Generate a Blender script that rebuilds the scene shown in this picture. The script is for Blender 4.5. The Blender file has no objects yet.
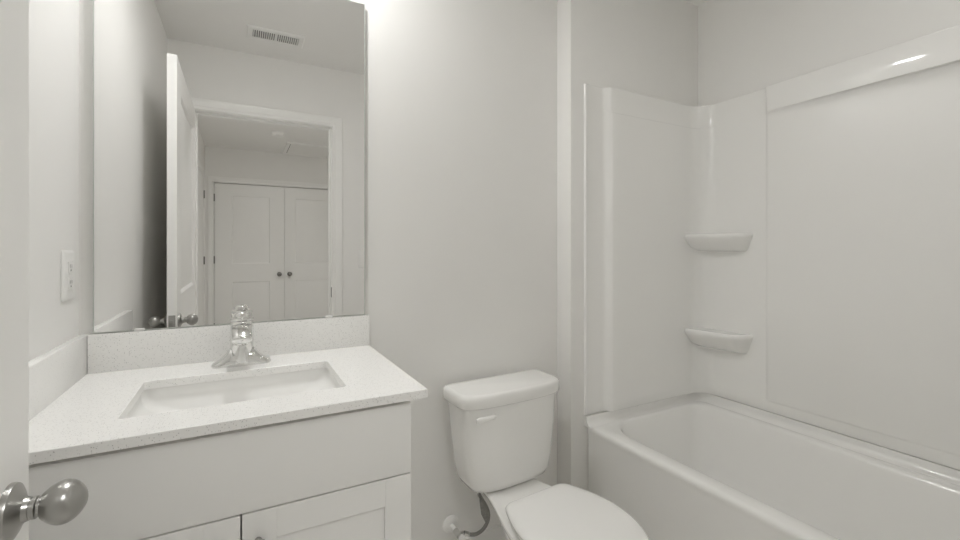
import bpy, bmesh, math
from mathutils import Vector, Matrix

S = bpy.context.scene
COL = S.collection
PI = math.pi

# ------------------------------------------------------------------ camera
CAM_Y, CAM_Z = -1.56, 1.205
cd = bpy.data.cameras.new('camera')
cd.sensor_fit = 'HORIZONTAL'
cd.sensor_width = 36.0
cd.lens = 442.3 / 960 * 36.0
cd.shift_y = (249.3 - 270) / 960
cd.clip_start = 0.01
cam = bpy.data.objects.new('camera', cd)
COL.objects.link(cam)
cam.location = (0, CAM_Y, CAM_Z)
cam.rotation_euler = (PI / 2, 0, math.radians(-28.33))
S.camera = cam

# ------------------------------------------------------------------ world, light levels, exposure
w = bpy.data.worlds.new('world')
S.world = w
w.use_nodes = True
w.node_tree.nodes['Background'].inputs['Color'].default_value = (0.0, 0.0, 0.0, 1)
w.node_tree.nodes['Background'].inputs['Strength'].default_value = 1.0
BATH_LAMP = 116.0        # emission strength of the bathroom ceiling lamp's diffuser
TUB_FILL_LAMP = 13.0      # emission strength of an added fill lamp that brightens the tub area
HALL_LAMP = 50.0        # emission strength of the hall ceiling lamps' diffusers
LAMP_TINT = (1.0, 0.995, 0.98)
BATH_LAMP_AT = (0.13, -0.25)
S.view_settings.view_transform = 'Standard'
S.view_settings.look = 'None'
S.view_settings.gamma = 1.0
S.view_settings.use_curve_mapping = False
S.view_settings.exposure = 0.0
S.cycles.max_bounces = 32
S.cycles.diffuse_bounces = 28
S.cycles.glossy_bounces = 8


# ------------------------------------------------------------------ materials
def mat(name, color, rough=0.5, metal=0.0, spec=0.5, noise=0.0, nscale=30.0, bump=0.0, bscale=200.0, coat=0.0):
    m = bpy.data.materials.new(name)
    m.use_nodes = True
    nt = m.node_tree
    b = nt.nodes['Principled BSDF']
    b.inputs['Base Color'].default_value = (*color, 1)
    b.inputs['Roughness'].default_value = rough
    b.inputs['Metallic'].default_value = metal
    b.inputs['Specular IOR Level'].default_value = spec
    b.inputs['Coat Weight'].default_value = coat
    b.inputs['Coat Roughness'].default_value = 0.07
    tc = nt.nodes.new('ShaderNodeTexCoord')
    if noise:
        n = nt.nodes.new('ShaderNodeTexNoise')
        n.inputs['Scale'].default_value = nscale
        n.inputs['Detail'].default_value = 4
        nt.links.new(tc.outputs['Object'], n.inputs['Vector'])
        r = nt.nodes.new('ShaderNodeMix')
        r.data_type = 'RGBA'
        r.inputs[6].default_value = (*[c * (1 - noise) for c in color], 1)
        r.inputs[7].default_value = (*[min(1, c * (1 + noise)) for c in color], 1)
        nt.links.new(n.outputs['Fac'], r.inputs[0])
        nt.links.new(r.outputs[2], b.inputs['Base Color'])
    if bump:
        n2 = nt.nodes.new('ShaderNodeTexNoise')
        n2.inputs['Scale'].default_value = bscale
        n2.inputs['Detail'].default_value = 3
        nt.links.new(tc.outputs['Object'], n2.inputs['Vector'])
        bp = nt.nodes.new('ShaderNodeBump')
        bp.inputs['Strength'].default_value = bump
        bp.inputs['Distance'].default_value = 0.002
        nt.links.new(n2.outputs['Fac'], bp.inputs['Height'])
        nt.links.new(bp.outputs['Normal'], b.inputs['Normal'])
    return m


def quartz_mat():
    m = mat('quartz', (0.78, 0.775, 0.75), rough=0.22)
    nt = m.node_tree
    b = nt.nodes['Principled BSDF']
    tc = nt.nodes.new('ShaderNodeTexCoord')
    v = nt.nodes.new('ShaderNodeTexVoronoi')
    v.inputs['Scale'].default_value = 270
    nt.links.new(tc.outputs['Object'], v.inputs['Vector'])
    cr = nt.nodes.new('ShaderNodeValToRGB')
    cr.color_ramp.elements[0].position = 0.0
    cr.color_ramp.elements[0].color = (0.24, 0.235, 0.23, 1)
    cr.color_ramp.elements[1].position = 0.31
    cr.color_ramp.elements[1].color = (0.87, 0.867, 0.855, 1)
    sep = nt.nodes.new('ShaderNodeSeparateColor')
    nt.links.new(v.outputs['Color'], sep.inputs['Color'])
    th = nt.nodes.new('ShaderNodeMath')
    th.operation = 'GREATER_THAN'
    th.inputs[1].default_value = 0.50
    nt.links.new(sep.outputs[0], th.inputs[0])
    mx = nt.nodes.new('ShaderNodeMix')
    mx.data_type = 'RGBA'
    nt.links.new(v.outputs['Distance'], cr.inputs['Fac'])
    nt.links.new(th.outputs[0], mx.inputs[0])
    nt.links.new(cr.outputs['Color'], mx.inputs[6])
    mx.inputs[7].default_value = (0.88, 0.877, 0.865, 1)
    nt.links.new(mx.outputs[2], b.inputs['Base Color'])
    return m


def plank_mat():
    m = mat('floor_planks', (0.2, 0.185, 0.17), rough=0.45)
    nt = m.node_tree
    b = nt.nodes['Principled BSDF']
    tc = nt.nodes.new('ShaderNodeTexCoord')
    mp = nt.nodes.new('ShaderNodeMapping')
    mp.inputs['Rotation'].default_value = (0, 0, PI / 2)
    nt.links.new(tc.outputs['Object'], mp.inputs['Vector'])
    br = nt.nodes.new('ShaderNodeTexBrick')
    br.inputs['Color1'].default_value = (0.74, 0.725, 0.70, 1)
    br.inputs['Color2'].default_value = (0.70, 0.685, 0.66, 1)
    br.inputs['Mortar'].default_value = (0.5, 0.485, 0.46, 1)
    br.inputs['Scale'].default_value = 1.0
    br.inputs['Mortar Size'].default_value = 0.0015
    br.inputs['Brick Width'].default_value = 1.2
    br.inputs['Row Height'].default_value = 0.15
    nt.links.new(mp.outputs['Vector'], br.inputs['Vector'])
    nt.links.new(br.outputs['Color'], b.inputs['Base Color'])
    return m


def emit_mat(name, color, strength):
    m = bpy.data.materials.new(name)
    m.use_nodes = True
    nt = m.node_tree
    b = nt.nodes['Principled BSDF']
    b.inputs['Base Color'].default_value = (0.8, 0.8, 0.8, 1)
    b.inputs['Emission Color'].default_value = (*color, 1)
    b.inputs['Emission Strength'].default_value = strength
    return m


M = {
    'wall': mat('wall_paint', (0.845, 0.840, 0.826), rough=0.55, spec=0.3, noise=0.012, nscale=6, bump=0.08, bscale=260),
    'ceiling': mat('ceiling_paint', (0.865, 0.860, 0.847), rough=0.8, spec=0.2, noise=0.012, nscale=8, bump=0.08, bscale=200),
    'trim': mat('trim_paint', (0.875, 0.872, 0.86), rough=0.32, noise=0.008, nscale=12),
    'cabinet': mat('cabinet_paint', (0.83, 0.827, 0.815), rough=0.38, noise=0.008, nscale=12),
    'acrylic': mat('acrylic', (0.90, 0.897, 0.885), rough=0.34, noise=0.006, nscale=5, bump=0.05, bscale=12, coat=0.9),
    'china': mat('china', (0.885, 0.882, 0.87), rough=0.09, noise=0.005, nscale=5, coat=0.2),
    'sink': mat('sink_china', (0.885, 0.882, 0.87), rough=0.08, noise=0.005, nscale=5, coat=0.3),
    'seat': mat('seat_plastic', (0.91, 0.907, 0.895), rough=0.25, noise=0.004, nscale=5),
    'plastic': mat('white_plastic', (0.87, 0.867, 0.855), rough=0.3, noise=0.004, nscale=5),
    'vent': mat('vent_enamel', (0.86, 0.857, 0.845), rough=0.35, noise=0.004, nscale=5),
    'dark': mat('dark_gap', (0.03, 0.03, 0.03), rough=0.8, noise=0.02),
    'slot': mat('slot_shadow', (0.09, 0.088, 0.085), rough=0.8, noise=0.02),
    'chrome': mat('chrome', (0.80, 0.80, 0.79), rough=0.06, metal=1.0, noise=0.01, nscale=20),
    'nickel': mat('satin_nickel', (0.43, 0.425, 0.41), rough=0.30, metal=1.0, noise=0.02, nscale=40),
    'bronze': mat('dark_nickel', (0.22, 0.215, 0.205), rough=0.3, metal=1.0, noise=0.02, nscale=40),
    'mirror': mat('mirror_silver', (0.87, 0.868, 0.862), rough=0.0, metal=1.0),
    'glass_edge': mat('mirror_edge', (0.62, 0.64, 0.61), rough=0.15, noise=0.01),
    'braid': mat('braided_hose', (0.34, 0.335, 0.32), rough=0.4, metal=0.7, noise=0.25, nscale=500),
    'paper': mat('paper_tag', (0.33, 0.325, 0.31), rough=0.5, noise=0.35, nscale=120),
    'quartz': quartz_mat(),
    'planks': plank_mat(),
    'carpet': mat('hall_carpet', (0.64, 0.625, 0.60), rough=0.95, noise=0.12, nscale=250, bump=0.6, bscale=500),
    'bath_lamp': emit_mat('bath_lamp_diffuser', LAMP_TINT, BATH_LAMP),
    'tub_fill_lamp': emit_mat('tub_fill_diffuser', LAMP_TINT, TUB_FILL_LAMP),
    'hall_lamp': emit_mat('hall_lamp_diffuser', LAMP_TINT, HALL_LAMP),
}


# ------------------------------------------------------------------ mesh helpers
def link(name, bm, m, parent=None, smooth=35, loc=None):
    bmesh.ops.remove_doubles(bm, verts=bm.verts, dist=1e-6)
    bmesh.ops.recalc_face_normals(bm, faces=bm.faces)
    me = bpy.data.meshes.new(name)
    bm.to_mesh(me)
    bm.free()
    me.materials.append(M[m])
    for p in me.polygons:
        p.use_smooth = True
    me.set_sharp_from_angle(angle=math.radians(smooth))
    o = bpy.data.objects.new(name, me)
    COL.objects.link(o)
    if parent is not None:
        o.parent = parent
        o.matrix_parent_inverse = Matrix.Identity(4)
    if loc:
        o.location = loc
    return o


def empty(name, loc=(0, 0, 0), rz=0.0):
    o = bpy.data.objects.new(name, None)
    o.empty_display_size = 0.05
    COL.objects.link(o)
    o.location = loc
    o.rotation_euler = (0, 0, rz)
    return o


def tag(o, label=None, cat=None, group=None, kind=None):
    if label: o['label'] = label
    if cat: o['category'] = cat
    if group: o['group'] = group
    if kind: o['kind'] = kind
    return o


def struct(o):
    o['kind'] = 'structure'
    return o


def copy_tree(o, parent=None):
    c = o.copy()
    COL.objects.link(c)
    if parent is not None:
        c.parent = parent
    for ch in list(o.children):
        copy_tree(ch, c)
    return c


def box(bm, x0, x1, y0, y1, z0, z1, bev=0.0, seg=2):
    v = [bm.verts.new((x, y, z)) for x in (x0, x1) for y in (y0, y1) for z in (z0, z1)]
    F = [(0, 1, 3, 2), (4, 6, 7, 5), (0, 4, 5, 1), (2, 3, 7, 6), (0, 2, 6, 4), (1, 5, 7, 3)]
    fs = [bm.faces.new([v[i] for i in f]) for f in F]
    if bev:
        es = {e for f in fs for e in f.edges}
        bmesh.ops.bevel(bm, geom=list(es), offset=bev, segments=seg, profile=0.5, affect='EDGES')
    return bm


def B(*a, **k):
    return box(bmesh.new(), *a, **k)


def loft(bm, rings, closed=True, cap0=False, cap1=False):
    R = [[bm.verts.new(p) for p in r] for r in rings]
    n = len(R[0])
    for a, b in zip(R[:-1], R[1:]):
        for i in range(n if closed else n - 1):
            j = (i + 1) % n
            try:
                bm.faces.new((a[i], a[j], b[j], b[i]))
            except ValueError:
                pass
    if cap0: bm.faces.new(R[0][::-1])
    if cap1: bm.faces.new(R[-1])
    return bm


def lathe(bm, prof, seg=32, mtx=None):
    """profile of (radius, height) turned about z, then moved by mtx"""
    rings = []
    for r, h in prof:
        rings.append([(mtx @ Vector((r * math.cos(2 * PI * i / seg), r * math.sin(2 * PI * i / seg), h))) if mtx else
                      Vector((r * math.cos(2 * PI * i / seg), r * math.sin(2 * PI * i / seg), h)) for i in range(seg)])
    return loft(bm, rings, True, prof[0][0] > 1e-4, prof[-1][0] > 1e-4)


def axis_mtx(loc, axis):
    return Matrix.Translation(loc) @ Vector((0, 0, 1)).rotation_difference(Vector(axis).normalized()).to_matrix().to_4x4()


def tube(bm, pts, rad, seg=16, cap=True):
    pts = [Vector(p) for p in pts]
    rings = []
    up = Vector((0.123, 0.31, 0.94)).normalized()
    for i, p in enumerate(pts):
        d = (pts[min(i + 1, len(pts) - 1)] - pts[max(i - 1, 0)]).normalized()
        a = d.cross(up)
        if a.length < 1e-3: a = d.cross(Vector((1, 0, 0)))
        a.normalize()
        b = d.cross(a).normalized()
        r = rad[i] if isinstance(rad, (list, tuple)) else rad
        rings.append([p + (a * math.cos(2 * PI * k / seg) + b * math.sin(2 * PI * k / seg)) * r for k in range(seg)])
    return loft(bm, rings, True, cap, cap)


def spline(pts, n=10):
    """Catmull-Rom through pts"""
    P = [Vector(p) for p in pts]
    P = [2 * P[0] - P[1]] + P + [2 * P[-1] - P[-2]]
    out = []
    for i in range(1, len(P) - 2):
        for k in range(n):
            t = k / n
            a, b, c, d = P[i - 1], P[i], P[i + 1], P[i + 2]
            out.append(0.5 * ((2 * b) + (c - a) * t + (2 * a - 5 * b + 4 * c - d) * t * t + (3 * b - a - 3 * c + d) * t ** 3))
    out.append(P[-2])
    return out


def rrect(x0, x1, y0, y1, r, z, n=8):
    """rounded rectangle ring in the xy plane, counter-clockwise; r is one radius or four (x1y1, x0y1, x0y0, x1y0)"""
    rr = r if isinstance(r, (list, tuple)) else (r,) * 4
    pts = []
    for (cx, cy, sx, sy, a0, q) in ((x1, y1, -1, -1, 0, rr[0]), (x0, y1, 1, -1, 90, rr[1]), (x0, y0, 1, 1, 180, rr[2]), (x1, y0, -1, 1, 270, rr[3])):
        for k in range(n + 1):
            a = math.radians(a0 + 90 * k / n)
            pts.append((cx + sx * q + q * math.cos(a), cy + sy * q + q * math.sin(a), z))
    return pts


# ------------------------------------------------------------------ the room
XL, XR = -0.385, 2.062          # left wall, right wall
YW = -1.639                     # door wall (bathroom face)
YH = YW - 0.116                 # door wall (hall face)
ZC = 2.452
XS, YB = 1.228, -0.0936         # step of the end wall at the tub
OX0, OX1, OZ = -0.250, 0.550, 2.048     # door opening
HX0, HX1, HY = -0.390, 1.75, -4.75      # hall

struct(link('floor', B(XL - .1, XR + .1, YH, 0.1, -0.05, 0), 'planks'))
hf = struct(link('floor_hall', B(HX0 - .1, HX1 + .1, HY - .1, YH, -0.05, 0.004), 'carpet'))
struct(link('ceiling', B(XL - .1, XR + .1, YH + 0.001, 0.1, ZC, ZC + .05), 'ceiling'))
struct(link('ceiling_hall', B(HX0 - .1, HX1 + .1, HY - .1, YH, ZC, ZC + .05), 'ceiling'))
struct(link('wall_left', B(XL - .1, XL, YH + .001, 0.1, 0, ZC), 'wall'))
struct(link('wall_back', B(XL, XR + .1, 0, 0.1, 0, ZC), 'wall'))
struct(link('wall_back_alcove', B(XS, XR, YB, 0, 0, ZC, bev=0.003), 'wall'))
struct(link('wall_right', B(XR, XR + .1, YH, 0, 0, ZC), 'wall'))
bm = bmesh.new()
box(bm, XL, OX0 - .018, YH, YW, 0, ZC)
box(bm, OX1 + .018, XR, YH, YW, 0, ZC)
box(bm, OX0 - .018, OX1 + .018, YH, YW, OZ + .018, ZC)
struct(link('wall_front', bm, 'wall'))
struct(link('wall_hall_left', B(HX0 - .1, HX0, HY, YH, 0, ZC), 'wall'))
struct(link('wall_hall_right', B(HX1, HX1 + .1, HY, YH, 0, ZC), 'wall'))
CX0, CX1, CZ1 = -0.2955, 1.2805, 2.022    # closet opening
bm = bmesh.new()
box(bm, HX0, CX0 - .015, HY - .1, HY, 0, ZC)
box(bm, CX1 + .015, HX1, HY - .1, HY, 0, ZC)
box(bm, CX0 - .015, CX1 + .015, HY - .1, HY, CZ1 + .015, ZC)
box(bm, CX0 - .015, CX1 + .015, HY - .1, HY - .07, 0, CZ1 + .015)
struct(link('wall_hall_end', bm, 'wall'))


def casing(name, a0, a1, ztop, plane, sgn, axis='x', width=0.066, proud=0.017):
    """three-sided mitred door casing round an opening a0..a1, on the wall face at 'plane', standing out along sgn"""
    prof = [(0, 0), (0, proud * .55), (.004, proud * .72), (width * .2, proud * .72), (width * .3, proud * .5), (width * .38, proud * .62),
            (width * .62, proud * .8), (width * .8, proud), (width * .95, proud), (width, proud * .8), (width, 0)]
    bm = bmesh.new()
    rings = []
    for cx, cz, sx, sz in ((a0, 0, -1, 0), (a0, ztop, -1, 1), (a1, ztop, 1, 1), (a1, 0, 1, 0)):
        ring = []
        for u, d in prof:
            a, z, p = cx + sx * u, cz + sz * u, plane + sgn * d
            ring.append((a, p, z) if axis == 'x' else (p, a, z))
        rings.append(ring)
    loft(bm, rings, True, True, True)
    return struct(link(name, bm, 'trim', smooth=25))


def jamb(name, a0, a1, ztop, y0, y1, th=0.018, stop=None):
    bm = bmesh.new()
    box(bm, a0 - th, a0, y0, y1, 0, ztop)
    box(bm, a1, a1 + th, y0, y1, 0, ztop)
    box(bm, a0 - th, a1 + th, y0, y1, ztop, ztop + th)
    if stop:
        s0, s1 = stop
        box(bm, a0, a0 + .011, s0, s1, 0, ztop - .0)
        box(bm, a1 - .011, a1, s0, s1, 0, ztop - .0)
        box(bm, a0 + .011, a1 - .011, s0, s1, ztop - .011, ztop)
    return struct(link(name, bm, 'trim'))


casing('trim_1', OX0 - .002, OX1 + .002, OZ + .003, YW, 1)
casing('trim_2', OX0 - .002, OX1 + .002, OZ + .003, YH, -1)
jm = jamb('trim_3', OX0, OX1, OZ, YH, YW, stop=(YW - .075, YW - .04))
sp = link('strike_plate', B(OX1 - .0015, OX1 + .001, YW - .036, YW - .008, .872, .942, bev=.0005), 'bronze', jm)
sp['label'] = 'dark metal strike plate'
casing('trim_4', CX0 - .004, CX1 + .004, CZ1 + .006, HY, 1, width=.062)
jamb('trim_5', CX0, CX1, CZ1, HY - .07, HY, th=.015)
casing('trim_6', -4.45, -3.55, 2.04, HX0, 1, axis='y')
casing('trim_7', -3.10, -2.30, 2.04, HX0, 1, axis='y')


def base(name, *spans):
    bm = bmesh.new()
    for (x0, x1, y0, y1) in spans:
        box(bm, x0, x1, y0, y1, 0, .070)
        ix, iy = (0, .004) if abs(x1 - x0) > abs(y1 - y0) else (.004, 0)
        box(bm, x0 + ix * 0, x1 - ix * 0, y0 + iy * 0, y1 - iy * 0, .070, .072)
    return struct(link(name, bm, 'trim'))


base('baseboard_back', (.372, XS, -.013, 0), )
base('baseboard_alcove', (XS - .013, XS, YB, -.013), (XS - .013, 1.30, YB - .013, YB))
base('baseboard_front', (OX1 + .09, 1.30, YW, YW + .013))
base('baseboard_hall', (HX0, CX0 - .07, HY, HY + .013), (CX1 + .07, HX1, HY, HY + .013), (OX1 + .09, HX1, YH - .013, YH))


# ------------------------------------------------------------------ panel doors
def panel_door_bm(wd, ht, th, stiles, panels, inset=.020, deep=.009, raised=True):
    """slab from x=0..wd, y=-th/2..th/2, z=0..ht with moulded panels on both faces; panels = [(z0, z1), ...]"""
    bm = bmesh.new()
    xs = [0, stiles[0], wd - stiles[1], wd]
    zs = [0] + [z for p in panels for z in p] + [ht]
    for sg in (-1, 1):
        y = sg * th / 2
        for i in range(3):
            for k in range(len(zs) - 1):
                x0, x1, z0, z1 = xs[i], xs[i + 1], zs[k], zs[k + 1]
                if i == 1 and k % 2 == 1:
                    def rr(d, dy):
                        yy = y - sg * dy
                        return [(x0 + d, yy, z0 + d), (x1 - d, yy, z0 + d), (x1 - d, yy, z1 - d), (x0 + d, yy, z1 - d)]
                    R = [rr(0, 0), rr(.004, .0015), rr(inset * .7, deep), rr(inset + .004, deep)]
                    if raised:
                        R += [rr(inset + .022, .0025)]
                    loft(bm, R, True, False, True)
                else:
                    bm.faces.new([bm.verts.new(p) for p in ((x0, y, z0), (x1, y, z0), (x1, y, z1), (x0, y, z1))])
    h = th / 2
    for k in range(len(zs) - 1):
        for x in (0, wd):
            bm.faces.new([bm.verts.new(p) for p in ((x, -h, zs[k]), (x, h, zs[k]), (x, h, zs[k + 1]), (x, -h, zs[k + 1]))])
    for i in range(3):
        for z in (0, ht):
            bm.faces.new([bm.verts.new(p) for p in ((xs[i], -h, z), (xs[i + 1], -h, z), (xs[i + 1], h, z), (xs[i], h, z))])
    return bm


def rose_bm(loc, axis, r=.033):
    bm = bmesh.new()
    lathe(bm, [(0, 0), (r, 0), (r, .003), (r * .97, .006), (r * .8, .009), (r * .62, .011), (r * .45, .015), (r * .40, .020), (0, .020)], 40, axis_mtx(loc, axis))
    return bm


def egg_knob_bm(loc, axis):
    bm = bmesh.new()
    prof = [(0, .012), (.0125, .012), (.0120, .022), (.0132, .0225), (.0132, .0255), (.0115, .027), (.0115, .031)]
    L = .045
    for k in range(1, 25):
        t = k / 24
        rad = .0258 * math.sin(PI * min(1.0, .10 + .90 * t ** 1.12)) ** .56
        prof.append((rad if k < 24 else 0, .029 + L * t))
    lathe(bm, prof, 40, axis_mtx(loc, axis))
    return bm


# bathroom door, standing open along the left side
DL, DT = 0.868, 0.036
hinge = (-0.2655, YW + .002)
d1 = empty('door_1', (hinge[0], hinge[1], .01), math.atan2(DL, .002))
tag(d1, 'open white moulded panel door with egg shaped nickel knobs, hinged beside the left wall', 'door', kind='structure')
link('door_leaf', panel_door_bm(DL, 2.035, DT, (.105, .142), [(.22, .84), (.99, 1.905)]), 'trim', d1, smooth=20)
for sg in (-1, 1):
    kz, kx = .880, DL - .058
    r = link('door_knob', egg_knob_bm((kx, sg * DT / 2, kz), (0, sg, 0)), 'nickel', d1)
    r['label'] = 'satin nickel egg shaped door knob'
    link('rose', rose_bm((kx, sg * DT / 2, kz), (0, sg, 0)), 'nickel', r)
lp = link('latch_plate', B(DL - .0005, DL + .0015, -.0125, .0125, .852, .910, bev=.0006), 'nickel', d1)
lp['label'] = 'nickel latch plate on the door edge'
link('latch_bolt', B(DL + .001, DL + .010, -.006, .006, .873, .889, bev=.001), 'nickel', lp)
for hz in (.25, 1.05, 1.82):
    bm = bmesh.new()
    lathe(bm, [(.006, 0), (.006, .09)], 16, Matrix.Translation((-.004, DT / 2 + .003, hz)))
    link('hinge', bm, 'bronze', d1)

# the hall closet's pair of doors
for i, (x0, flip) in enumerate(((CX0 + .004, False), (CX0 + .004 + .784, True))):
    d = empty('door_%d' % (i + 2), (x0, HY - .022, .012))
    tag(d, ['left leaf of the white closet double door in the mirror, with hinges in view', 'right leaf of the white closet double door in the mirror, cut by the door frame'][i], 'door', kind='structure')
    stl = (.187, .169) if not flip else (.128, .187)
    link('door_leaf', panel_door_bm(.781, 2.002, .035, stl, [(.15, .786), (1.012, 1.858)], inset=.012, deep=.006), 'trim', d, smooth=20)
    kx = .781 - .060 if not flip else .060
    bm = bmesh.new()
    lathe(bm, [(0, 0), (.027, 0), (.027, .003), (.022, .007), (.012, .009), (.010, .028), (.016, .033), (.026, .042), (.029, .053), (.026, .063), (.016, .069), (0, .071)], 32,
          axis_mtx((kx, .0175, .872), (0, 1, 0)))
    k = link('door_knob', bm, 'bronze', d)
    k['label'] = 'round dark nickel knob'
    for hz in (.2, 1.02, 1.78):
        bm = bmesh.new()
        hx = -.002 if not flip else .783
        lathe(bm, [(.007, 0), (.007, .09)], 12, Matrix.Translation((hx, .024, hz)))
        link('hinge', bm, 'bronze', d)

# closed doors in the hall's left wall
for i, (y0, y1) in enumerate(((-4.446, -3.554), (-3.096, -2.304))):
    d = empty('door_%d' % (i + 4), (HX0 + .002, y0, .012), PI / 2)
    tag(d, ['closed white panel door in the hall wall, next to the closet', 'closed white panel door in the hall wall, nearer the bathroom'][i], 'door', kind='structure')
    link('door_leaf', panel_door_bm(y1 - y0, 2.02, .008, (.13, .13), [(.22, .84), (.99, 1.88)], deep=.003), 'trim', d, smooth=20)
    for hz in ((.2, 1.02, 1.78) if i == 0 else ()):
        bm = bmesh.new()
        lathe(bm, [(.007, 0), (.007, .09)], 12, Matrix.Translation((-.002, -.010, hz)))
        link('hinge', bm, 'bronze', d)


# ------------------------------------------------------------------ lamps (above the frame)
def dome_lamp(name, loc, rad, m, label):
    t = empty(name, loc)
    tag(t, label, 'ceiling light')
    bm = bmesh.new()
    lathe(bm, [(0, -.0004), (rad + .016, -.0004), (rad + .016, -.010), (rad + .010, -.016), (rad, -.016), (rad, -.006), (0, -.006)], 48)
    link('base_ring', bm, 'plastic', t)
    bm = bmesh.new()
    lathe(bm, [(0, -.008), (rad - .001, -.008), (rad - .001, -.014), (rad * .9, -.018), (rad * .6, -.021), (0, -.022)], 48)
    link('diffuser', bm, m, t)
    return t


dome_lamp('ceiling_light', (BATH_LAMP_AT[0], BATH_LAMP_AT[1], ZC), .082, 'bath_lamp', 'round flush ceiling lamp above the bathroom sink')

dome_lamp('ceiling_light', (1.62, -1.15, ZC), .09, 'tub_fill_lamp', 'small round fill lamp added above the bathtub')  # no known lamp here, added to lift the tub's brightness
dome_lamp('ceiling_light', (.45, -2.35, ZC), .16, 'hall_lamp', 'round flush ceiling lamp in the hall by the bathroom doorway')

# ------------------------------------------------------------------ vanity cabinet
CBX0, CBX1, CBY = -.3685, .357, -.550
vc = empty('vanity_cabinet', (0, 0, 0))
tag(vc, 'white shaker vanity cabinet with a false drawer front over two doors', 'cabinet')
bm = bmesh.new()
box(bm, CBX0, CBX0 + .017, -.512, -.004, .10, .850)
box(bm, CBX1 - .017, CBX1, -.512, -.004, .10, .850)
box(bm, CBX0 + .017, CBX1 - .017, -.512, -.495, .10, .850)
box(bm, CBX0 + .017, CBX1 - .017, -.014, -.004, .10, .850)
box(bm, CBX0 + .017, CBX1 - .017, -.495, -.014, .10, .118)
box(bm, CBX0 + .002, CBX1 - .002, -.47, -.004, 0, .10)
link('body', bm, 'cabinet', vc)
link('drawer_front', B(CBX0 + .001, CBX1 - .0, CBY, -.513, .6725, .8385, bev=.0012), 'cabinet', vc)


def shaker_bm(x0, x1, z0, z1, y0, y1, rail=.063, deep=.008):
    bm = bmesh.new()
    box(bm, x0, x0 + rail, y0, y1, z0, z1, bev=.0007, seg=1)
    box(bm, x1 - rail, x1, y0, y1, z0, z1, bev=.0007, seg=1)
    for a, b_ in ((z0, z0 + rail), (z1 - rail, z1)):
        box(bm, x0 + rail, x1 - rail, y0, y1, a, b_, bev=.0007, seg=1)
    box(bm, x0 + rail - .004, x1 - rail + .004, y0 + deep, y1, z0 + rail - .004, z1 - rail + .004)
    return bm


for i, (x0, x1) in enumerate(((CBX0 + .001, -.0022), (.0010, CBX1))):
    dr = link('door', shaker_bm(x0, x1, .112, .669, CBY, -.513), 'cabinet', vc, smooth=20)
    kx = .034 if i == 1 else -.036
    bm = bmesh.new()
    lathe(bm, [(0, 0), (.007, 0), (.005, .006), (.005, .012), (.010, .016), (.0145, .020), (.0150, .024), (.012, .028), (0, .030)], 24, axis_mtx((kx - .004, CBY, .611), (0, -1, 0)))
    k = link('knob', bm, 'nickel', dr)
    k['label'] = 'small round nickel cabinet knob'

# ------------------------------------------------------------------ countertop with splashes
CT0, CT = .8505, .871
SX0, SX1, SY0, SY1 = -.2155, .2255, -.457, -.1745
vt = empty('vanity_countertop', (0, 0, CT0))
tag(vt, 'white speckled quartz vanity top with backsplash and sink cutout', 'countertop')
bm = bmesh.new()
o0 = lambda z, d=0: rrect(XL + .001 + d, .3925 - d, -.5686 + d, -.001 - d, .003, z - CT0, 4)
i0 = lambda z, d=0: rrect(SX0 - d, SX1 + d, SY0 - d, SY1 + d, .012, z - CT0, 4)
loft(bm, [i0(CT0), o0(CT0), o0(CT0 + .0015, -.0), o0(CT - .0015), o0(CT, .0015), i0(CT, .0012), i0(CT - .0012), i0(CT0)], True)
link('slab', bm, 'quartz', vt, smooth=18)
link('backsplash', B(XL + .022, .3923, -.0208, -.001, CT - CT0, .9755 - CT0, bev=.0012), 'quartz', vt)
link('side_splash', B(XL + .001, XL + .0215, -.5686, -.001, CT - CT0, .9755 - CT0, bev=.0012), 'quartz', vt)

# undermount basin
bm = bmesh.new()
g = .008
def br(xl_, xr_, yf_, yb_, r, dz): return rrect(SX0 - g + xl_, SX1 + g - xr_, SY0 - g + yf_, SY1 + g - yb_, r, CT0 - dz, 8)
rings = [br(-.02, -.02, -.02, -.02, .03, .010), br(-.02, -.02, -.02, -.02, .03, .0008), br(0, 0, 0, 0, .020, .0008), br(.002, .002, .002, .002, .022, .004),
         br(.004, .004, .004, .003, .024, .022), br(.008, .008, .007, .005, .028, .033), br(.022, .022, .014, .010, .034, .045), br(.055, .055, .026, .020, .042, .064),
         br(.092, .092, .042, .036, .048, .083), br(.120, .120, .060, .054, .050, .097), br(.155, .155, .086, .080, .048, .107), br(.190, .190, .110, .105, .03, .112)]
loft(bm, rings, True, False, True)
rings = [rrect(SX0 - .02, SX1 + .02, SY0 - .02, SY1 + .02, .03, CT0 - .010, 8),
         rrect(SX0 - .008, SX1 + .008, SY0 - .010, SY1 + .010, .03, CT0 - .014, 8),
         rrect(SX0 - .006, SX1 + .006, SY0 - .004, SY1 + .004, .05, CT0 - .075, 8),
         rrect(SX0 + .06, SX1 - .06, SY0 + .05, SY1 - .05, .05, CT0 - .150, 8)]
loft(bm, rings, True, False, True)
sk = link('sink_basin', bm, 'sink', smooth=50)
tag(sk, 'white rectangular undermount sink basin below the counter cutout', 'sink')
bm = bmesh.new()
lathe(bm, [(0, .0), (.021, 0), (.021, .002), (.017, .004), (.012, .003), (.012, .007), (0, .008)], 32, Matrix.Translation((.005, -.316, CT0 - .1125)))
link('drain', bm, 'chrome', sk)

# ------------------------------------------------------------------ faucet
fz = CT
fc = empty('faucet', (.001, -.098, fz))
tag(fc, 'polished chrome single lever faucet on the quartz counter', 'faucet')
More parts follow.
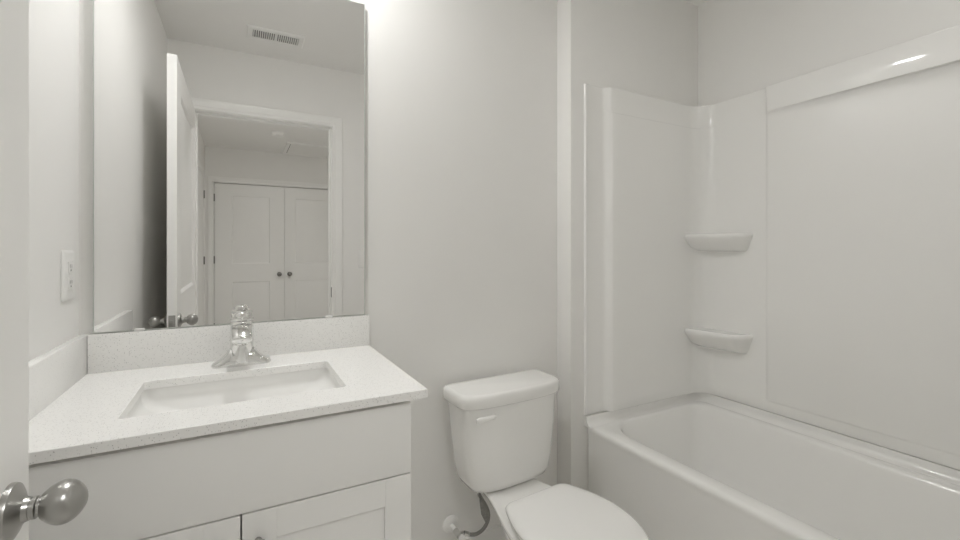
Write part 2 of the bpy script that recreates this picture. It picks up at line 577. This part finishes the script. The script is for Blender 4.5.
# winged base plate that sweeps up into the body
bm = bmesh.new()
rings = []
NS = 26
def wing_sec(x):
    a = abs(x) / .0775
    h = .0125 + .038 * min(1.0, (.0775 - abs(x)) / .0475) ** 2.0
    wd = .0235 + .0045 * (1 - a)
    if a > .80:
        q = math.sqrt(max(0.0, 1 - ((a - .80) / .20) ** 2))
        wd *= max(q, .03)
        h = h * (.40 + .60 * q)
    return h, wd
for k in range(NS + 1):
    x = -.0775 + .155 * k / NS
    h, wd = wing_sec(x)
    ring = [(x, -wd, 0), (x, -wd, h * .35)]
    for q in range(1, 9):
        th = PI * q / 9
        ring.append((x, -wd * math.cos(th) * (1 if True else 1), h * (.35 + .65 * math.sin(th))))
    ring += [(x, wd, h * .35), (x, wd, 0)]
    rings.append(ring)
loft(bm, rings, True, True, True)
link('base_plate', bm, 'chrome', fc, smooth=60)
bm = bmesh.new()
lathe(bm, [(0, .002), (.0305, .002), (.0300, .05), (.0300, .120), (.0295, .126), (.028, .128), (0, .128)], 40)
link('body', bm, 'chrome', fc)
bm = bmesh.new()
rings = []
sp = spline([(0, -.004, .100), (0, -.030, .102), (0, -.060, .101), (0, -.086, .096), (0, -.102, .089)], 6)
for i, p in enumerate(sp):
    t = i / (len(sp) - 1)
    wx, hz = .0292 - .004 * t, .024 - .009 * t
    tilt = .62 * t
    rings.append([(wx * math.copysign(abs(math.cos(a_)) ** .75, math.cos(a_)), p.y + hz * math.sin(a_) * math.sin(tilt) * -1, p.z + hz * math.copysign(abs(math.sin(a_)) ** .85, math.sin(a_)) * math.cos(tilt))
                  for a_ in [2 * PI * q / 28 for q in range(28)]])
last = Vector((0, sp[-1].y, sp[-1].z))
for sc_, dy in ((.9, -.004), (.7, -.0065), (.3, -.008)):
    rings.append([tuple(last + (Vector(p) - last) * sc_ + Vector((0, dy, dy * .5))) for p in rings[len(sp) - 1]])
loft(bm, rings, True, True, True)
s_ = link('spout', bm, 'chrome', fc, smooth=60)
bm = bmesh.new()
lathe(bm, [(0, 0), (.0130, 0), (.0130, .016), (.0105, .0165), (.0100, .013), (0, .013)], 24, axis_mtx((0, -.090, .086), (0, -.25, -.97)))
link('aerator', bm, 'chrome', s_)
bm = bmesh.new()
lathe(bm, [(.0272, .1283), (.0302, .1288), (.0310, .1308), (.0300, .1338), (.0262, .1362), (.0215, .1375), (.0196, .1388), (.0200, .1430), (.0188, .1475), (.0155, .1512), (.0100, .1535), (.005, .1543), (0, .1545)], 40)
hd = link('handle', bm, 'chrome', fc)
bm = bmesh.new()
lv = spline([(.005, .012, .1435), (.009, .026, .145), (.012, .038, .145)], 6)
tube(bm, lv, [.0075 - .0025 * i / (len(lv) - 1) for i in range(len(lv))], 14)
link('lever', bm, 'chrome', hd, smooth=60)

# ------------------------------------------------------------------ wall mirror
mx0, mx1, mz0, mz1 = -.3535, .3795, .9765, 2.0605
mr = empty('wall_mirror', ((mx0 + mx1) / 2, 0, mz0))
tag(mr, 'large frameless rectangular mirror on the wall above the vanity', 'mirror')
hw, hh = (mx1 - mx0) / 2, mz1 - mz0
link('glass_edge', B(-hw, hw, -.0125, -.0075, .001, hh, bev=.0006), 'glass_edge', mr)
link('mirror_face', B(-hw + .0032, hw - .0032, -.0130, -.0124, .003, hh - .0032), 'mirror', mr)
link('backing', B(-hw + .012, hw - .012, -.0075, -.0005, .008, hh - .02), 'dark', mr)
for cx in (-.265, .245):
    bm = B(cx - .0115, cx + .0115, -.0165, -.0132, .0, .007, bev=.0015)
    c_ = link('clip', bm, 'plastic', mr, loc=(0, 0, 0))
    c_['label'] = 'small white mirror clip'

# ------------------------------------------------------------------ outlet on left wall and switch on door wall
ot = empty('wall_outlet', (XL, -.0985, 1.140))
tag(ot, 'white duplex electrical outlet on the left wall above the side splash', 'outlet')
bm = bmesh.new()
loft(bm, [[(d_, y, z) for (y, z, _) in rrect(-.041 + s_, .041 - s_, -.062 + s_, .062 - s_, .004, 0, 4)] for d_, s_ in ((0.0003, 0), (.003, 0), (.0065, .004), (.007, .006))], True, True, True)
link('plate', bm, 'plastic', ot)
for zz in (-.020, .020):
    rc = link('receptacle', B(.0065, .0090, -.0165, .0165, zz - .0145, zz + .0145, bev=.0025), 'plastic', ot)
    for yy in (-.0062, .0062):
        link('slot', B(.0086, .0093, yy - .0011, yy + .0011, zz - .001, zz + .0075), 'slot', rc)
    bm = bmesh.new()
    lathe(bm, [(0, 0), (.0023, 0), (.0023, .0006), (0, .0006)], 12, axis_mtx((.0087, 0, zz - .0075), (1, 0, 0)))
    link('ground_hole', bm, 'slot', rc)
bm = bmesh.new()
lathe(bm, [(0, 0), (.003, 0), (.0028, .0012), (0, .0015)], 12, axis_mtx((.0068, 0, 0), (1, 0, 0)))
link('screw', bm, 'plastic', ot)

sw = empty('light_switch', (.7663, YW, 1.136))
tag(sw, 'white rocker light switch plate beside the doorway, seen in the mirror', 'light switch')
bm = bmesh.new()
loft(bm, [[(x, d_, z) for (x, z, _) in rrect(-.038 + s_, .038 - s_, -.062 + s_, .062 - s_, .004, 0, 4)] for d_, s_ in ((0.0003, 0), (.003, 0), (.0065, .004), (.007, .006))], True, True, True)
link('plate', bm, 'plastic', sw)
bm = bmesh.new()
loft(bm, [[(x, y0, -.033), (x, y0 + .003, -.033), (x, y0 + .0045, -.001), (x, y0 + .001 + .0015, .033), (x, y0, .033)] for x, y0 in ((-.0165, .0065), (.0165, .0065))], True, True, True)
link('rocker', bm, 'plastic', sw)

# ------------------------------------------------------------------ ceiling vent over the bathroom
vx0, vx1, vy0, vy1 = .025, .3305, -1.397, -1.2345
cvn = empty('ceiling_vent', ((vx0 + vx1) / 2, (vy0 + vy1) / 2, ZC))
tag(cvn, 'white slotted air register on the bathroom ceiling, seen in the mirror', 'vent')
hx, hy = (vx1 - vx0) / 2, (vy1 - vy0) / 2
bm = bmesh.new()
f0 = lambda d, z: [(-hx + d, -hy + d, z), (hx - d, -hy + d, z), (hx - d, hy - d, z), (-hx + d, hy - d, z)]
loft(bm, [f0(0, -.0005), f0(0, -.004), f0(.006, -.009), f0(.030, -.009), f0(.032, -.004)], True)
box(bm, -.008, .008, -hy + .029, hy - .029, -.0095, -.004)
link('frame', bm, 'vent', cvn)
link('duct_opening', B(-hx + .028, hx - .028, -hy + .028, hy - .028, -.0020, -.0006), 'dark', cvn)
bm = bmesh.new()
for side in (-1, 1):
    n = 10
    for k in range(n):
        x = side * (.010 + (hx - .032 - .010) * (k + .5) / n)
        s2 = .0029
        tl = -.0026
        P = [(x - s2 - tl, -.0092), (x + s2 - .002 - tl, -.0092), (x + s2 + tl, -.003), (x - s2 + .002 + tl, -.003)]
        loft(bm, [[(a, y, z) for a, z in P] for y in (-hy + .030, hy - .030)], True, True, True)
link('louvres', bm, 'vent', cvn)
for sx in (-1, 1):
    bm = bmesh.new()
    lathe(bm, [(0, 0), (.004, 0), (.003, .0015), (0, .002)], 12, axis_mtx((sx * (hx - .017), 0, -.009), (0, 0, -1)))
    link('screw', bm, 'vent', cvn)

# ------------------------------------------------------------------ hall ceiling things
sd = empty('smoke_detector', (.345, -3.66, ZC))
tag(sd, 'round white smoke detector on the hall ceiling, seen in the mirror', 'smoke detector')
bm = bmesh.new()
lathe(bm, [(0, 0), (.072, 0), (.072, .008), (.066, .010), (0, .010)], 40, axis_mtx((0, 0, -.0005), (0, 0, -1)))
link('base', bm, 'plastic', sd)
bm = bmesh.new()
lathe(bm, [(0, .010), (.062, .010), (.062, .022), (.058, .032), (.048, .039), (.020, .041), (0, .041)], 40, axis_mtx((0, 0, -.0005), (0, 0, -1)))
link('cover', bm, 'plastic', sd)
bm = bmesh.new()
lathe(bm, [(0, 0), (.010, 0), (.010, .002), (0, .003)], 20, axis_mtx((.018, 0, -.0412), (0, 0, -1)))
link('test_button', bm, 'plastic', sd)

hx0, hx1, hy0, hy1 = .462, 1.05, -4.722, -4.035
ah = empty('ceiling_hatch', ((hx0 + hx1) / 2, (hy0 + hy1) / 2, ZC))
tag(ah, 'white framed access hatch on the hall ceiling above the closet', 'hatch')
hx, hy = (hx1 - hx0) / 2, (hy1 - hy0) / 2
bm = bmesh.new()
loft(bm, [f0(0, -.0005), f0(0, -.012), f0(.004, -.016), f0(.040, -.016), f0(.044, -.010), f0(.044, -.0005)], True)
link('frame', bm, 'trim', ah)
link('panel', B(-hx + .052, hx - .046, -hy + .046, hy - .046, -.007, -.0005), 'ceiling', ah)
link('gap', B(-hx + .0445, -hx + .0515, -hy + .05, hy - .05, -.002, -.0006), 'dark', ah)

# ------------------------------------------------------------------ toilet
TX = .877
tl = empty('toilet', (TX, 0, 0), math.radians(3.0))
tag(tl, 'white two piece toilet with closed lid between vanity and tub', 'toilet')


def dring(hw_, yb, ys, yf, z, rc=.02, n=3.0):
    """D outline: straight back at yb, sides to ys, bowed front to yf"""
    pts = []
    for k in range(5):
        a = math.radians(90 - 90 * k / 4)
        pts.append((hw_ - rc + rc * math.cos(a), yb - rc + rc * math.sin(a), z))
    for k in range(25):
        a = PI * k / 24
        cx_, sn = math.cos(a), math.sin(a)
        pts.append((hw_ * math.copysign(abs(cx_) ** (2 / n), cx_), ys + (yf - ys) * abs(sn) ** (2 / n), z))
    for k in range(5):
        a = math.radians(180 - 90 * k / 4)
        pts.append((-hw_ + rc + rc * math.cos(a), yb - rc + rc * math.sin(a), z))
    return pts


bm = bmesh.new()
R = [dring(0.1060, -.085, -.12, -.165, .3375, .02), dring(0.1410, -.062, -.13, -.190, .339, .02), dring(0.1640, -.056, -.14, -.203, .347, .02), dring(0.1770, -.053, -.145, -.209, .368, .02), dring(0.1870, -.050, -.145, -.211, .42, .02),
     dring(0.2000, -.045, -.145, -.212, .53, .02), dring(0.2100, -.041, -.145, -.213, .648, .02), dring(0.2000, -.05, -.145, -.205, .651, .02)]
loft(bm, R, True, True, True)
link('tank', bm, 'china', tl, smooth=60)
bm = bmesh.new()
R = [dring(0.2020, -.048, -.148, -.206, .6512, .02), dring(0.2200, -.031, -.150, -.221, .6514, .02), dring(0.2245, -.028, -.150, -.225, .656, .02), dring(0.2245, -.028, -.150, -.225, .684, .02),
     dring(0.2225, -.030, -.150, -.223, .693, .02), dring(0.2170, -.034, -.150, -.218, .6985, .02), dring(0.2090, -.041, -.150, -.210, .700, .02)]
loft(bm, R, True, True, True)
link('tank_lid', bm, 'china', tl, smooth=60)
# flush lever on the tank's front
bm = bmesh.new()
lathe(bm, [(0, -.004), (.011, -.004), (.011, .004), (.008, .007), (0, .008)], 20, axis_mtx((-.108, -.207, .617), (-.15, -1, 0)))
lv = spline([(-.102, -.214, .620), (-.122, -.221, .621), (-.152, -.222, .619), (-.181, -.212, .615)], 6)
rings = []
for i, p in enumerate(lv):
    t = i / (len(lv) - 1)
    h_ = .0055 + .0065 * t
    if t > .93: h_ *= .7
    rings.append([(p.x, p.y + .005 * math.cos(2 * PI * q / 14), p.z + h_ * math.sin(2 * PI * q / 14)) for q in range(14)])
loft(bm, rings, True, True, True)
fl = link('flush_lever', bm, 'seat', tl, smooth=60)


def oval(rows, z, shrink=0.0):
    """outline from (y, halfwidth) rows, rear to front"""
    L = [(-max(h_ - shrink, .001), y) for y, h_ in rows]
    Rr = [(max(h_ - shrink, .001), y) for y, h_ in rows]
    return [(x, y, z) for x, y in L] + [(x, y, z) for x, y in Rr[::-1]]


def rows_bowl(yr, yf, wr_, wm, n=26, neck=.32):
    """keyhole plan: narrow rear deck widening into an elongated bowl"""
    out = []
    for k in range(n + 1):
        t = k / n
        y = yr + (yf - yr) * (1 - (1 - t) ** 1.35)
        u = (y - yr) / (yf - yr)
        if u < .58:
            q = max(0, (u - .10) / .48)
            h_ = wr_ + (wm - wr_) * (q * q * (3 - 2 * q))
        else:
            q = (u - .58) / .42
            h_ = wm * math.sqrt(max(0, 1 - q ** 2.2))
        if k == 0: h_ -= .012
        out.append((y, max(h_, .004)))
    return out


bm = bmesh.new()
loft(bm, [oval(rows_bowl(-.27, -.60, .080, .112), 0),
          oval(rows_bowl(-.27, -.60, .078, .110), .03),
          oval(rows_bowl(-.26, -.60, .066, .102), .11),
          oval(rows_bowl(-.23, -.63, .062, .112), .18),
          oval(rows_bowl(-.17, -.70, .066, .142), .250),
          oval(rows_bowl(-.11, -.738, .080, .162), .296),
          oval(rows_bowl(-.070, -.750, .096, .170), .320),
          oval(rows_bowl(-.062, -.752, .103, .171), .330),
          oval(rows_bowl(-.064, -.750, .101, .169), .3355),
          oval(rows_bowl(-.070, -.742, .094, .161), .3366)], True, True, True)
bw = link('bowl', bm, 'china', tl, smooth=60, loc=(-.014, 0, 0))


def rows_seat(yr, yf, wr_, wm, n=36, um=.44):
    out = []
    for k in range(n + 1):
        a = PI * k / n
        u = (1 - math.cos(a)) / 2
        y = yr + (yf - yr) * u
        # rear end blunt and narrower, widest before the middle, rounded front
        if u < um:
            q = u / um
            h_ = wr_ + (wm - wr_) * math.sin(q * PI / 2)
            if u < .05: h_ -= .024 * (1 - math.sqrt(max(0, 1 - (1 - u / .05) ** 2)))
        else:
            q = (u - um) / (1 - um)
            h_ = wm * max(0, 1 - q ** 2.05) ** .5
        out.append((y, max(h_, .0015)))
    return out


bm = bmesh.new()
so, si = rows_seat(-.340, -.760, .112, .172), rows_seat(-.40, -.69, .05, .115)
loft(bm, [oval(so, .3382, .004), oval(so, .343), oval(so, .361), oval(so, .364, .004), oval(si, .364), oval(si, .3382), oval(so, .3382, .004)], True)
link('seat', bm, 'seat', tl, smooth=60, loc=(-.016, 0, 0))
bm = bmesh.new()
LY0, LY1 = -.330, -.754
lo = rows_seat(LY0, LY1, .127, .178)
def ov2(z, s): return oval([(y + (0.5 - (y - LY1) / (LY0 - LY1)) * 2 * s, h_) for y, h_ in lo], z, s)
loft(bm, [ov2(.3655, .006), ov2(.368, .001), ov2(.376, 0), ov2(.381, .003), ov2(.3845, .010), ov2(.3872, .030), ov2(.389, .07)], True, True, True)
sl = link('seat_lid', bm, 'seat', tl, smooth=60)
sl.matrix_local = Matrix.Translation((-.023, -.33, .002)) @ Matrix.Rotation(math.radians(1.6), 4, 'Z') @ Matrix.Translation((0, .33, 0))
for sx in (-.075, .075):
    link('seat_hinge', B(sx - .02, sx + .02, -.345, -.312, .337, .364, bev=.005), 'seat', tl, loc=(-.016, 0, 0))
for sx in (-.112, .112):
    bm = bmesh.new()
    lathe(bm, [(.014, 0), (.014, .012), (.009, .020), (0, .022)], 16, Matrix.Translation((sx * .97 - .014, -.42, .0)))
    link('bolt_cap', bm, 'plastic', tl)

# ------------------------------------------------------------------ shut-off valve, hose and tag
vv = empty('shutoff_valve', (.712, 0, .143))
tag(vv, 'small white shut-off valve with round wall flange below the toilet tank', 'valve')
bm = bmesh.new()
lathe(bm, [(0, .0005), (.034, .0005), (.033, .004), (.026, .009), (.013, .012), (.0, .012)], 32, axis_mtx((0, 0, 0), (0, -1, 0)))
e_ = link('wall_flange', bm, 'plastic', vv)
bm = bmesh.new()
tube(bm, [(0, -.008, 0), (.0, -.050, -.002)], .0085, 16)
link('stub_pipe', bm, 'plastic', vv)
bm = bmesh.new()
tube(bm, [(0, -.046, -.002), (0, -.082, -.002)], .0115, 16)
tube(bm, [(0, -.066, -.002), (.022, -.066, -.004)], .0075, 14)
link('valve_body', bm, 'chrome', vv)
bm = bmesh.new()
lathe(bm, [(0, 0), (.004, 0), (.004, .016), (.016, .011), (.017, .019), (.012, .022), (0, .022)], 20, Matrix.Translation((0, -.084, -.002)) @ Matrix.Rotation(PI / 2, 4, 'X') @ Matrix.Scale(.7, 4, (1, 0, 0)))
link('handle', bm, 'plastic', vv)

hs = empty('supply_hose', (.735, -.066, .139))
tag(hs, 'thin dark braided supply hose curving from valve up to toilet tank', 'hose')
P0 = Vector((.735, -.066, .139))
path = [Vector(p) - P0 for p in ((.7365, -.066, .139), (.757, -.070, .128), (.785, -.075, .124), (.815, -.076, .135), (.834, -.076, .160), (.836, -.077, .190), (.824, -.079, .222), (.800, -.082, .262), (.783, -.085, .296), (.779, -.088, .310))]
bm = bmesh.new()
tube(bm, spline(path, 8), .0068, 14)
link('braided_tube', bm, 'braid', hs, smooth=60)
for (a, b_) in ((path[0], path[1]), (path[-1], path[-2])):
    bm = bmesh.new()
    d = (b_ - a).normalized()
    tube(bm, [a + d * .001, a + d * .022], .0098, 6)
    link('nut', bm, 'chrome', hs, smooth=20)
bm = bmesh.new()
lathe(bm, [(0, 0), (.017, 0), (.017, .016), (.012, .018), (.009, .026), (0, .026)], 8, Matrix.Translation(Vector((.779, -.088, .3105)) - P0))
link('coupling_nut', bm, 'plastic', hs, smooth=20)
bm = bmesh.new()
ring = []
for k in range(2):
    off = .0006 * (1 if k else -1)
    ring.append([(x - P0.x, y + off - P0.y, z - P0.z) for x, y, z in ((.785, -.098, .268), (.797, -.100, .258), (.836, -.092, .192), (.834, -.089, .165), (.822, -.087, .156), (.796, -.094, .205))])
loft(bm, ring, True, True, True)
tg = link('paper_tag', bm, 'paper', hs)
tg['label'] = 'grey printed tag hanging on the hose'

# ------------------------------------------------------------------ bathtub
TBX0, TBX1, TBY0, TBY1 = 1.312, 2.046, -1.632, -.0985
RZ = .447
tb = empty('bathtub', (0, 0, 0))
tag(tb, 'white alcove bathtub with a smooth plain apron', 'bathtub')
bm = bmesh.new()
def tr(x0, x1, y0, y1, r, z): return rrect(x0, x1, y0, y1, r, z, 10)
IX0, IX1, IY0, IY1 = 1.384, 1.985, -1.575, -.142
R = [tr(TBX0 + .006, TBX1, TBY0, TBY1, .004, 0.0),
     tr(TBX0 + .006, TBX1, TBY0, TBY1, .004, RZ - .045),
     tr(TBX0 + .002, TBX1, TBY0, TBY1, .004, RZ - .026),
     tr(TBX0, TBX1, TBY0, TBY1, .005, RZ - .016),
     tr(TBX0 + .002, TBX1 - .002, TBY0 + .002, TBY1 - .002, .006, RZ - .008),
     tr(TBX0 + .008, TBX1 - .004, TBY0 + .004, TBY1 - .004, .010, RZ - .002),
     tr(TBX0 + .018, TBX1 - .008, TBY0 + .008, TBY1 - .008, .014, RZ),
     tr(IX0 - .010, IX1 + .008, IY0 - .008, IY1 + .008, (.09, .150, .150, .09), RZ + .001),
     tr(IX0 - .003, IX1 + .002, IY0 - .002, IY1 + .002, (.085, .145, .145, .085), RZ - .003),
     tr(IX0 + .003, IX1 - .003, IY0 + .003, IY1 - .004, (.085, .14, .14, .085), RZ - .012),
     tr(IX0 + .010, IX1 - .008, IY0 + .020, IY1 - .010, (.085, .135, .135, .085), RZ - .040),
     tr(IX0 + .022, IX1 - .022, IY0 + .080, IY1 - .034, (.09, .13, .13, .09), RZ - .15),
     tr(IX0 + .036, IX1 - .038, IY0 + .150, IY1 - .060, (.09, .12, .12, .09), RZ - .26),
     tr(IX0 + .052, IX1 - .056, IY0 + .19, IY1 - .085, (.10, .12, .12, .10), RZ - .325),
     tr(IX0 + .085, IX1 - .090, IY0 + .24, IY1 - .125, (.10, .11, .11, .10), RZ - .352),
     tr(IX0 + .14, IX1 - .14, IY0 + .35, IY1 - .20, (.09, .09, .09, .09), RZ - .358)]
loft(bm, R, True, True, True)
link('basin', bm, 'acrylic', tb, smooth=60)
# upstand along the walls that the surround sits on, with a cove at its foot
def upstand_path():
    return [('L',), ]
bm = bmesh.new()
SZ = .4865
prof = [(0, SZ), (.012, SZ), (.014, SZ - .003), (.0145, RZ + .022), (.017, RZ + .012), (.024, RZ + .004), (.034, RZ + .001), (.036, RZ - .004), (0, RZ - .004)]
def wallpath(off, fr=.075, yend=-1.628, xa=1.3025):
    """plan line at distance off from end wall and long wall, with a fillet in the far corner"""
    X, Y = 2.060 - off, YB - .0005 - off
    r = max(fr - off, .012)
    pts = [(xa, Y), (xa + .03, Y), (1.6, Y)]
    for k in range(9):
        a = math.radians(90 - 90 * k / 8)
        pts.append((X - r + r * math.cos(a), Y - r + r * math.sin(a)))
    pts += [(X, -.8), (X, yend)]
    return pts
PP = [[(x, y, z) for x, y in wallpath(o)] for o, z in prof]
rings = [[PP[j][i] for j in range(len(prof))] for i in range(len(PP[0]))]
loft(bm, rings, True, True, True)
link('upstand', bm, 'acrylic', tb, smooth=50)

# ------------------------------------------------------------------ tub surround
sr = empty('tub_surround', (0, 0, 0))
tag(sr, 'glossy white moulded wall surround above the bathtub', 'shower surround')
ST, SLIP = 1.918, 1.806
def plan(o2, x2, e, bow=0.0):
    """plan of the surround's face: (x, y) from the left flange round the far corner and along the long wall"""
    o1 = .009
    xl = 1.298
    pts = [(xl, YB - .0005), (xl, YB - .007), (xl + .002, YB - .0105), (xl + .006, YB - .012), (xl + .011, YB - .0105), (xl + .016, YB - o1), (1.392, YB - o1)]
    for k in range(1, 8):
        t = k / 8
        q = t * t * (3 - 2 * t)
        pts.append((1.399 + (x2 - 1.399) * t, YB - o1 - (o2 - o1) * q))
    pts += [(x2, YB - o2), (x2 + .03, YB - o2), (1.70, YB - o2), (1.93, YB - o2)]
    ow = .022                                   # long wall face stands this far off the wall
    X, Y = 2.060 - ow, YB - o2
    pts += [(1.938, Y), (1.945, Y)]
    r = .085
    for k in range(13):
        a = math.radians(90 - 90 * k / 12)
        pts.append((X - r + r * math.cos(a), Y - r + r * math.sin(a)))
    for (y, o) in ((-.30, 0), (-.436, 0), (-.440, .0), (-.444, e * .25), (-.450, e * .85), (-.456, e), (-.475, e), (-.8, e + bow * .6), (-1.05, e + bow), (-1.25, e + bow), (-1.268, e + bow), (-1.274, e * .85), (-1.280, e * .25), (-1.284, 0), (-1.40, 0), (-1.62, 0)):
        pts.append((X - o, y))
    return pts
def sect(z, o2, x2, e, back=0.0, bow=0.0):
    out = []
    for i, (x, y) in enumerate(plan(o2, x2, e, bow)):
        if back and i > 0:        # pull the outline back toward the walls
            if y < -.2: x = min(x + back, 2.0595)
            elif x > 1.95:
                x, y = min(x + back * .7, 2.0595), min(y + back * .7, YB - .0006)
            else: y = min(y + back, YB - .0006)
        out.append((x, y, z))
    return out
LO, UP = (.034, 1.440), (.030, 1.434)
rings = [sect(SZ + .005, *LO, 0, .02), sect(SZ + .0051, *LO, 0, .003), sect(SZ + .008, *LO, 0), sect(.534, *LO, 0), sect(.5355, *LO, .0006), sect(.5385, *LO, .002), sect(.5425, *LO, .0055), sect(.546, *LO, .007),
         sect(1.0, *LO, .0075), sect(SLIP - .050, *LO, .008), sect(SLIP - .028, *LO, .0088), sect(SLIP - .014, *LO, .0108), sect(SLIP - .006, *LO, .0138),
         sect(SLIP - .001, *LO, .0165), sect(SLIP + .001, *UP, .0178, bow=.016), sect(SLIP + .004, *UP, .0182, bow=.016), sect(ST - .006, *UP, .0225, bow=.016), sect(ST - .0015, *UP, .0225, .0012, .016), sect(ST, *UP, .0225, .004, .016), sect(ST + .0002, *UP, .0225, .04)]
bm = loft(bmesh.new(), rings, False)
link('wall_panel', bm, 'acrylic', sr, smooth=50)


def corner_shelf(zt, drop):
    """moulded shelf in the far corner, running along the long wall"""
    bm = bmesh.new()
    yb = YB - .028
    def ring(x_l, x_r, y_f, z, r1, dz=0):
        # back-left corner on end wall, front edge, round to long wall
        pts = []
        raw = [(2.044, yb + .002), (x_l, yb + .002), (x_l - .004, yb - .03), (x_r, y_f), (2.044, y_f - .022)]
        n = len(raw)
        rad = [.001, .004, r1, r1 * 1.1, .002]
        for i in range(n):
            p0, p1, p2 = Vector(raw[i - 1]), Vector(raw[i]), Vector(raw[(i + 1) % n])
            d0, d1_ = (p0 - p1), (p2 - p1)
            q = min(rad[i], d0.length * .45, d1_.length * .45)
            a, c_ = p1 + d0.normalized() * q, p1 + d1_.normalized() * q
            for k in range(7):
                t = k / 6
                p = a * (1 - t) ** 2 + p1 * 2 * t * (1 - t) + c_ * t * t
                pts.append((p.x, p.y, z))
        return pts
    R = [ring(1.955, 1.985, -.325, zt - .004, .03), ring(1.935, 1.966, -.340, zt - .003, .04), ring(1.926, 1.956, -.350, zt, .045), ring(1.918, 1.948, -.358, zt - .001, .045), ring(1.913, 1.943, -.363, zt - .006, .05),
         ring(1.912, 1.942, -.364, zt - .014, .05), ring(1.916, 1.946, -.361, zt - .024, .05), ring(1.932, 1.960, -.353, zt - .040, .05), ring(1.962, 1.982, -.345, zt - drop * .80, .05), ring(2.0, 2.012, -.335, zt - drop, .04), ring(2.035, 2.038, -.32, zt - drop - .003, .01)]
    loft(bm, R, True, True, True)
    return link('corner_shelf', bm, 'acrylic', sr, smooth=60)


corner_shelf(1.280, .082)
corner_shelf(.818, .092)
